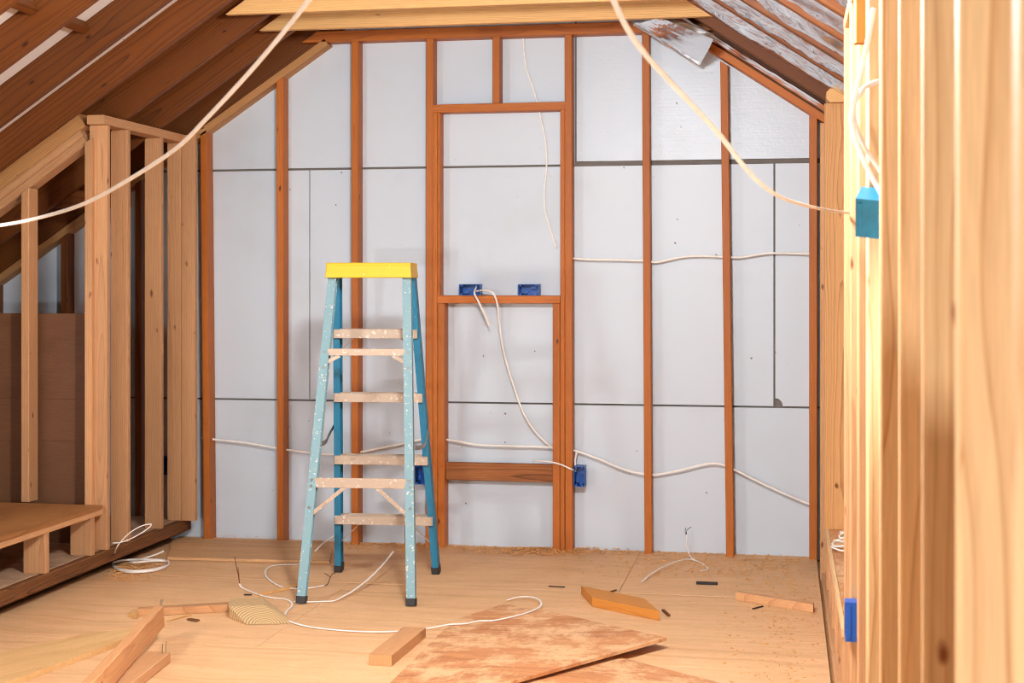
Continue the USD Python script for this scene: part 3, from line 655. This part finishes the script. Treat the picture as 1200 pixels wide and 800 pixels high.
# two loose cables hanging through the foreground
cable('hanging_cable', fan([(592, -515, 2.7), (555, -400, 2.76), (470, -180, 2.9), (412, -72, 3.05), (362, 0, 3.2), (300, 76, 3.4), (240, 141, 3.6), (205, 175, 3.75), (150, 211, 3.95), (100, 238, 4.15), (50, 254, 4.35), (0, 264, 4.5), (-70, 272, 4.8), (-190, 258, 5.05), (-300, 192, 5.2)]), 'white cable hanging loosely across the upper left, over the left wall studs', up=(0, -1, 0.3), rx=0.0054, ry=0.003)
cable('hanging_cable', fan([(638, -480, 2.48), (660, -300, 2.5), (690, -95, 2.55), (703, -45, 2.6), (720, 2, 2.65), (738, 38, 2.7), (760, 68, 2.75), (785, 95, 2.82), (815, 127, 2.9), (845, 160, 3.0), (868, 190, 3.1), (890, 214, 3.25), (915, 231, 3.45), (945, 241, 3.7), (975, 247, 3.95), (996, 249.5, 4.13), (1006, 250, 4.22)]), 'white cable drooping from the upper middle to the right-hand studs', up=(0, -1, 0.3), rx=0.0054, ry=0.003)
cable('looped_cable', fan([(1024, 10, 3.0), (1015, 60, 3.05), (1004, 105, 3.1), (998.5, 132, 3.12), (1000, 152, 3.12), (1010, 182, 3.12), (1022, 207, 3.12), (1034, 228, 3.1)]), 'white cable bowing out between the right-hand studs, outer strand', up=(0, -1, 0))
cable('looped_cable', fan([(1030, 95, 3.2), (1014, 102, 3.17), (1004, 116, 3.16), (1000, 130, 3.15), (1008, 160, 3.15), (1019, 182, 3.15), (1034, 204, 3.15)]), 'white cable bowing out between the right-hand studs, inner strand with shorter loop', up=(0, -1, 0))
# cables run through the gable studs
YC = STUD_Y + 0.045
def wally(pts, dy=0.0): return [onY(u, v, YC + dy) for u, v in pts]
cable('wall_cable', wally([(664, 302), (690, 304), (725, 304.5), (757, 305.5), (770, 307), (800, 301), (825, 300), (850, 301), (868, 301.5), (890, 298), (910, 296.5), (950, 297.5)]), 'white cable strung level across the right half of the back wall', up=(0, 1, 0))
cable('wall_cable', wally([(236, 513), (254, 515), (290, 519), (325, 525), (345, 528), (380, 532), (412, 531), (440, 526), (470, 520), (500, 514), (528, 515.5), (560, 521), (600, 522.5), (646, 524), (672, 527.5), (700, 537), (730, 549.5), (757, 555.5), (775, 555), (800, 550), (825, 544), (840, 543), (855, 547.5), (880, 560), (905, 572), (930, 583), (952, 592)]), 'long white cable sagging across the lower back wall through the studs', up=(0, 1, 0))
cable('wall_cable', [onY(u, v, y) for u, v, y in [(559, 334, yb + .03), (556, 343, yb - .03), (560, 352, yb - .035), (567, 366, yb - .03), (573.5, 382, yb - .02)]], 'short white cable tail hanging from the left sill box', up=(0, 1, 0))
cable('wall_cable', [onY(u, v, y) for u, v, y in [(558, 341, yb + .02), (568, 340, yb - .02), (578, 344, yb - .03), (583, 358, yb - .025), (585, 380, yb), (590, 412, yb + .02), (602, 453, yb + .03), (614, 485, yb + .035), (628, 507, YC), (646, 524, YC)]], 'white cable dropping from the left sill box to the lower cable run', up=(0, 1, 0))
cable('wall_cable', [onY(u, v, FOAM_Y - .014) for u, v in [(613, 40), (614, 60), (617, 82), (624, 102), (631, 126), (634, 140), (639, 165), (640.5, 195), (638, 222), (638.5, 245), (644, 266), (652, 290)]], 'thin white cable down the back wall behind the header', up=(0, 1, 0), rx=.0042)
cable('wall_cable', [onY(u, v, y) for u, v, y in [(624, 539.5, STUD_Y + .03), (632, 540, STUD_Y - .006), (645, 541, STUD_Y - .008), (658, 544.5, STUD_Y - .008), (668, 549, STUD_Y - .008), (675, 552, STUD_Y + .03)]], 'short white cable over the tripled stud into the low blue box', up=(0, 1, 0), rx=.0042)
cable('wall_cable', wally([(676, 529), (674, 540), (675, 550)]), 'white cable stub rising from the low blue box', up=(0, 1, 0))
# on the floor
hts = [.018, .0125, .0125, .018, .034, .030]
q1 = [onZ(u, v, h + .012) for (u, v), h in zip([(440, 815), (532, 725), (591, 707.5), (641, 715.5), (781, 746.5), (560, 806)], hts)]
q1 = np.array(q1)
cf = np.linalg.lstsq(np.c_[q1[:, :2], np.ones(6)], np.array([.0128, .0128, .0128, .016, .034, .022]), rcond=None)[0]
poly = np.c_[q1[:, :2], np.c_[q1[:, :2], np.ones(6)] @ cf]
poly[:, 2] = np.maximum(poly[:, 2], .001)
def ply_top(u, v):
    z = .03
    for _ in range(4):
        p = onZ(u, v, z); z = max(cf @ [p[0], p[1], 1], .001) + .012 + .004
    return p
def ground(pts, r=0.004): return [onZ(u, v, r if len(q) == 0 else q[0]) for u, v, *q in pts]
tail = onZ(281, 686, .01); dt = (tail - EYEP) @ np.array([-S_, C_, 0])
cable('floor_cable', [onD(280.5, 684, dt)] + ground([(285, 689, .006), (302, 696, .004), (318, 700, .004), (333, 701.5, .004), (341, 705, .005), (342, 710, .004), (336, 716, .004), (334, 723, .004), (340, 728, .004), (362, 734, .004), (395, 738, .004), (430, 740, .004), (465, 739.5, .004), (500, 736, .005)]) + [ply_top(u, v) for u, v in [(526, 731.5), (545, 730.5), (560, 727.5), (580, 726.5), (606, 721), (625, 715), (634, 709)]] + ground([(632, 702.5, .02), (621, 699, .018), (606, 699.5, .012), (594, 703, .006)]), 'long white cable winding over the floor from the slant-cut block to the plywood offcut', up=(0, 0, 1), rx=.0048,
      ends=[([onD(280.5, 683, dt), onD(279, 672, dt), onD(277, 664, dt), onD(275, 652, dt)], 'black_wire'), ([onD(281, 684, dt), onD(280, 674, dt - .01), onD(279, 664, dt - .01)], 'copper')])
bw = onZ(384, 684, .006); d2 = (bw - EYEP) @ np.array([-S_, C_, 0])
cable('floor_cable', ground([(392, 627, .05), (378, 637, .03), (365, 650, .006), (352, 660, .004), (336, 661, .004), (321, 662.5, .004), (312, 667, .004), (312, 675, .004), (321, 683, .004), (333, 688, .004), (350, 689.5, .004), (368, 688, .004), (381, 685.5, .005)]), 'white cable looped on the floor behind the ladder\'s left foot, dark wires at its end', rx=.0048,
      ends=[(ground([(380, 686, .006), (384, 684, .012), (386, 679, .012), (389, 673, .02), (393, 671, .03)], .01), 'black_wire'), (ground([(387, 676, .014), (383, 673, .02), (380, 671, .03)], .01), 'black_wire')])
cable('floor_cable', ground([(345, 704.5, .004), (360, 705, .004), (378, 704.5, .004), (392, 703.5, .004), (403, 698, .012), (415, 691, .024), (432, 678, .045), (447, 663, .075), (461, 646, .11)]), 'white cable end curling up off the floor under the ladder', rx=.0048)
cable('floor_cable', ground([(752, 682, .004), (762, 673, .015), (777, 664, .02), (795, 657, .018), (808, 655, .012), (820, 658.5, .006), (828, 664, .004), (829, 667, .004), (820, 669, .004)]), 'thin white cable arched on the floor between the right-hand wall studs', rx=.0036)
dv = (onZ(806, 655, 0) - EYEP) @ np.array([-S_, C_, 0])
cable('floor_cable', [onD(u, v, dv) for u, v in [(818, 657), (810, 653), (806, 644), (804.5, 634), (804.5, 626)]], 'thin cable end sticking up from the floor with dark wire tips', rx=.0034,
      ends=[([onD(804.5, 627, dv), onD(805, 621, dv), onD(810, 617, dv)], 'black_wire'), ([onD(804.5, 628, dv), onD(803, 622, dv), onD(804, 618, dv - .01)], 'black_wire')])
# coil by the left wall
def coil_pt(u, v): return onZ(u, v, 0.010) if v > 654.9 else onD(u, v, 7.12)
rise = [onD(u, v, 6.85) for u, v in [(132, 636), (140, 635.5), (150, 632.5), (163, 626), (174, 618.5), (177, 614), (166, 616), (153, 623.5), (142, 634), (136, 643)]]
cable('cable_coil', rise + [coil_pt(u, v) for u, v in [(133, 655), (135, 664), (150, 668.5), (172, 668), (190, 664.5), (198.5, 660.5), (194, 656.5), (178, 655.5), (158, 655.5), (142, 656.5), (132, 660), (136, 666), (152, 670), (170, 669.5), (186, 667), (197, 662), (195, 657.5), (180, 657), (162, 658.5), (150, 659), (168, 654), (181, 650), (192, 645.5)]],
      'loose coil of white cable by the left wall, one loop standing up', rx=.005, cat='cable')
# coil on the right ledge
cc = onZ(990, 646, 0.297); pts = []
for k in range(60):
    a = k * 0.55; rr = 0.052 - 0.0004 * k - (0.012 if k > 38 else 0)
    pts.append([cc[0] + rr * math.cos(a) + 0.004 * math.sin(k), cc[1] + rr * 1.3 * math.sin(a), 0.303 + 0.0013 * k + (0.004 * math.sin(k * 1.3))])
cable('cable_coil', pts, 'small stacked coil of white cable on the plywood ledge behind the right studs', rx=.0042, ry=.003, seg=3, cat='cable')

# ------------------------------------------------------------------ hanging foil panel under the right roof slope
def flap():
    y0, y1 = 6.99, 7.40
    a0, a1 = onY(770, 20, y0), onY(836, 46, y0)
    b1, b0 = onY(820, 76, y1), onY(741, 27, y1)
    n = 14; k = 22; v = []
    for i in range(k):
        for j in range(n):
            s, t = i / (k - 1), j / (n - 1)
            p = (a0 * (1 - t) + b0 * t) * (1 - s) + (a1 * (1 - t) + b1 * t) * s
            w = meshkit.fbm(np.array([s * 5, t * 5, 3.0]), 3, 4) - .5
            v.append(p + np.array([0, 0, -0.008 * math.sin(math.pi * t) + 0.012 * w]))
    f = []
    for i in range(k - 1):
        for j in range(n - 1):
            q = i * n + j; f += [[q, q + 1, q + n + 1], [q, q + n + 1, q + n]]
    v = np.array(v); f = np.array(f); N = len(v)
    nrm = np.cross(v[f[0, 1]] - v[f[0, 0]], v[f[0, 2]] - v[f[0, 0]])
    if nrm[2] > 0: f = f[:, ::-1]
    top = v + [0.004, 0.004, 0.022]
    edge = [i * n for i in range(k)], [i * n + n - 1 for i in range(k)], list(range(n)), list(range((k - 1) * n, k * n))
    ff = [f, f[:, ::-1] + N]; e = []
    for lst in edge:
        for p, q in zip(lst[:-1], lst[1:]): e += [[p, q, q + N], [p, q + N, p + N]]
    e = np.array(e)
    t = thing('foil_panel', 'square of silver foil-faced insulation sagging from the right roof slope', 'insulation', v.min(0))
    put(t, 'face', MB().add(np.vstack([v, top]), np.vstack(ff + [e, e[:, ::-1]])), 'crinkled_foil')
    lip = [v[i * n + n - 1] + np.array([0, -.004, -.003]) for i in range(0, k, 3)]
    put(t, 'folded_edge', tube(lip, 0.007, 0.005, n=7, seg=3), 'crinkled_foil')
flap()

# ------------------------------------------------------------------ offcuts on the floor
def topquad(name, pix, h, m, label, cat='wood scrap', gdir=None, z0=0.0006, tilt=None):
    P = [onZ(u, v, z0 + h) for u, v in pix]
    g = P[1] - P[0] if gdir is None else np.asarray(gdir, float)
    return put('/World', name, slab([p[:2] for p in P], z0, z0 + h, (g[0], g[1], 0)), m, label=label, category=cat)
topquad('wood_block', [(432, 766.4), (473, 734), (499, 735), (459, 768)], 0.038, 'red_fir', 'short reddish-brown wood block lying in front of the ladder')
topquad('wood_scrap', [(681, 686), (755, 701), (772.5, 716), (694, 700)], 0.038, 'orange_fir', 'orange-brown lumber offcut with mitred ends on the floor right of the ladder')
topquad('wood_strip', [(862, 693.5), (866, 692), (954, 705), (953, 708)], 0.034, 'new_fir', 'pale narrow wood strip on the floor near the right wall', gdir=onZ(952, 707, 0) - onZ(862, 694, 0))
topquad('wood_strip', [(161, 713.5), (163, 711), (268, 705), (268, 708)], 0.030, 'red_fir', 'thin brown wood strip on the floor butting the slant-cut block', gdir=onZ(268, 707, 0) - onZ(161, 714, 0))
topquad('wood_strip', [(151, 717.5), (158, 713), (162, 714.5), (160, 720)], 0.018, 'tie_pine', 'tiny yellow wood chip at the left end of the thin brown strip')
topquad('wood_sliver', [(303, 696), (305, 694), (348, 683.5), (347, 686.5)], 0.008, 'tie_pine', 'thin yellow wood sliver on the floor by the ladder\'s left foot', gdir=onZ(348, 685, 0) - onZ(303, 696, 0))
# slant-cut block with its growth rings showing
zt = 0.046
A, B, C, D = onZ(268.5, 710.5, zt), onZ(310, 708.5, zt), onZ(308, 699.5, zt), onZ(268.5, 702, zt)
E, G = onZ(289, 731.5, 0.001), onZ(338.5, 730.5, 0.001)
A0_, B0_, C0_, D0_ = [np.array([p[0], p[1], 0.001]) for p in (A, B, C, D)]
B2 = onZ(338, 723, 0.012)
v = np.array([A, B, C, D, E, G, C0_, D0_, A0_, B2])
hull = trimesh.Trimesh(v).convex_hull
g = (np.array(hull.vertices) - hull.vertices.mean(0)) @ np.array([[0.15, 0.99, 0], [-.8, .12, .58], [.5, -.1, .8]]).T
g = np.stack([(hull.vertices - E) @ unit([0.12, -0.6, 0.8]), (hull.vertices - (E + G) / 2) @ unit(G - E), (hull.vertices - (E + G) / 2) @ unit([0.1, 0.8, 0.6])], 1) + [3.0, 0.005, 0.012]
put('/World', 'wood_block', MB().add(hull.vertices, fix(hull.vertices, hull.faces), g), 'silver_pine', label='slant-cut wood block with dark growth rings on its cut face', category='wood scrap')
# plank at lower left
q = [onZ(u, v, .02) for u, v in [(-60, 778), (107, 740.5), (158, 737), (143, 749.5), (-60, 824)]]
put('/World', 'plank', slab([p[:2] for p in q], .0006, .020, tuple((q[1] - q[0]))), 'plank_ply', label='pale wide plank lying flat at the lower left corner', category='plank')
# a flat stud offcut and one standing on edge, leaning over it
P1, P2 = onZ(200, 763.5, .039), onZ(152, 801, .039); L0 = onZ(168, 759.5, .039)
ax = unit(P2 - P1); side = unit(np.array([ax[1], -ax[0], 0])); side = side if side @ (L0 - P1) > 0 else -side
cs = P1 + side * 0.0445 - [0, 0, .0195]
t = thing('wood_scrap', 'short pale stud offcut lying flat at the lower left with two nails up', 'wood scrap', [*cs[:2], 0])
put(t, 'board', beam(cs, cs + ax * 0.8, .089, .038, side, .003), 'new_fir')
for du in (0, 4.2):
    a = onZ(190 + du, 765.5 - du * .6, .039); put(t, 'nail', tube([a - [0, 0, .01], a + [0.001, 0, .018], a + [.003, 0, .036]], .0016, n=6, seg=3), 'steel')
Q1, Q2 = onZ(192.5, 736.5, .0405), onZ(138, 800, 0.0405)
ax = unit(Q2 - Q1); nrm = unit(np.array([-ax[1], ax[0], 0])); nrm = nrm if nrm[0] < 0 else -nrm
c0 = Q1 + nrm * .019 + [0, 0, .0475]; c1 = c0 + ax * 1.15
t = thing('wood_scrap', 'split reddish stud offcut standing on edge at the lower left with bent nails', 'wood scrap', [*c0[:2], 0])
put(t, 'board', beam(c0, c1, .089, .036, (0, 0, 1), .004, cut0=(0.25, 0)), 'red_fir')
for k in range(2):
    a = c0 + [0.004 + .006 * k, 0, .035]; put(t, 'nail', tube([a, a + [0.001, 0, .02], a + [.004 + .003 * k, 0, .030]], .0016, n=6, seg=3), 'steel')
# loose plywood offcuts
q2 = [onZ(u, v, .0125) for u, v in [(700, 764), (717, 767.5), (905, 815), (560, 900), (520, 830)]]
put('/World', 'plywood_offcut', slab([p[:2] for p in q2], .0006, .0125), 'rough_ply', label='brown plywood offcut partly under the larger one at the bottom edge', category='plywood')
put('/World', 'plywood_offcut', slab(poly, 0, .012), 'rough_ply', label='large five-sided plywood offcut with scuffed top, tilted at its right corner', category='plywood')
# little dark bits
def bit(name, pix, w, h, m, label, cat):
    a, b = onZ(*pix[0], h / 2 + .0008), onZ(*pix[1], h / 2 + .0008)
    put('/World', name, beam(a, b, w, h, (0, 0, 1) if False else np.cross(b - a, [0, 0, 1]), .001), m, label=label, category=cat)
bit('scrap_bit', ((816, 682.5), (841, 683.5)), .016, .012, 'dark_bit', 'black stub of cable sheath on the floor near the right wall', 'scrap')
bit('wood_splinter', ((882, 713), (894, 710)), .006, .005, 'dark_bit', 'small dark splinter beside the pale strip', 'splinter')
bit('wood_splinter', ((643, 686.5), (662, 687.5)), .006, .004, 'dark_bit', 'thin dark splinter on the floor right of the ladder', 'splinter')
bit('wood_splinter', ((713, 694), (722, 691)), .008, .005, 'weathered', 'brown splinter behind the mitred offcut', 'splinter')
bit('wood_splinter', ((777, 714.5), (784, 721)), .012, .008, 'weathered', 'brown splinter at the right end of the mitred offcut', 'splinter')
bit('wood_splinter', ((286, 696.5), (295, 696.5)), .008, .005, 'dark_bit', 'dark splinter left of the slant-cut block', 'splinter')
bit('wood_splinter', ((221, 725), (232, 727)), .02, .006, 'weathered', 'brown bark flake in front of the thin brown strip', 'splinter')
bit('wood_splinter', ((195, 727), (223, 720)), .010, .005, 'tie_pine', 'yellow splinter beside the thin brown strip', 'splinter')
# sawdust
def sawdust():
    rng = np.random.default_rng(11); mb = MB()
    def spray(n, u0, u1, v0, v1, smin, smax, pile=0.0):
        for _ in range(n):
            u = (u0 + u1) / 2 + (u1 - u0) * np.clip(rng.normal(0, .27), -.6, .6); v = v0 + (v1 - v0) * rng.random() ** 2.2
            p = onZ(u, v, 0.0005 + pile * rng.random())
            if p[1] > FOAM_Y - .01 or p[0] > 0.15 or p[0] < -3.15: continue
            if u < 392 and v < 657: p[2] += .0135
            s = rng.uniform(smin, smax); a = rng.uniform(0, 6.28)
            d1 = np.array([math.cos(a), math.sin(a), 0]) * s; d2 = np.array([-math.sin(a), math.cos(a), 0]) * s * rng.uniform(.2, .6); h = np.array([0, 0, s * rng.uniform(.15, .5)])
            v_ = np.array([p - d1 - d2, p + d1 - d2, p + d1 + d2, p - d1 + d2, p + h]); mb.add(v_, [[0, 1, 4], [1, 2, 4], [2, 3, 4], [3, 0, 4], [0, 2, 1], [0, 3, 2]])
    spray(1500, 560, 720, 641, 650, .003, .009, .012); spray(700, 390, 600, 636, 646, .004, .009, .006); spray(1000, 690, 965, 645, 676, .003, .010, .004)
    spray(700, 860, 965, 655, 800, .003, .010); spray(700, 108, 180, 660, 682, .004, .009, .006); spray(500, 205, 390, 630, 655, .002, .005)
    spray(1500, 200, 950, 660, 800, .0015, .004)
    put('/World', 'sawdust', mb, 'sawdust', label='sawdust and wood crumbs scattered over the floor along the back wall', category='sawdust', kind='stuff')
sawdust()
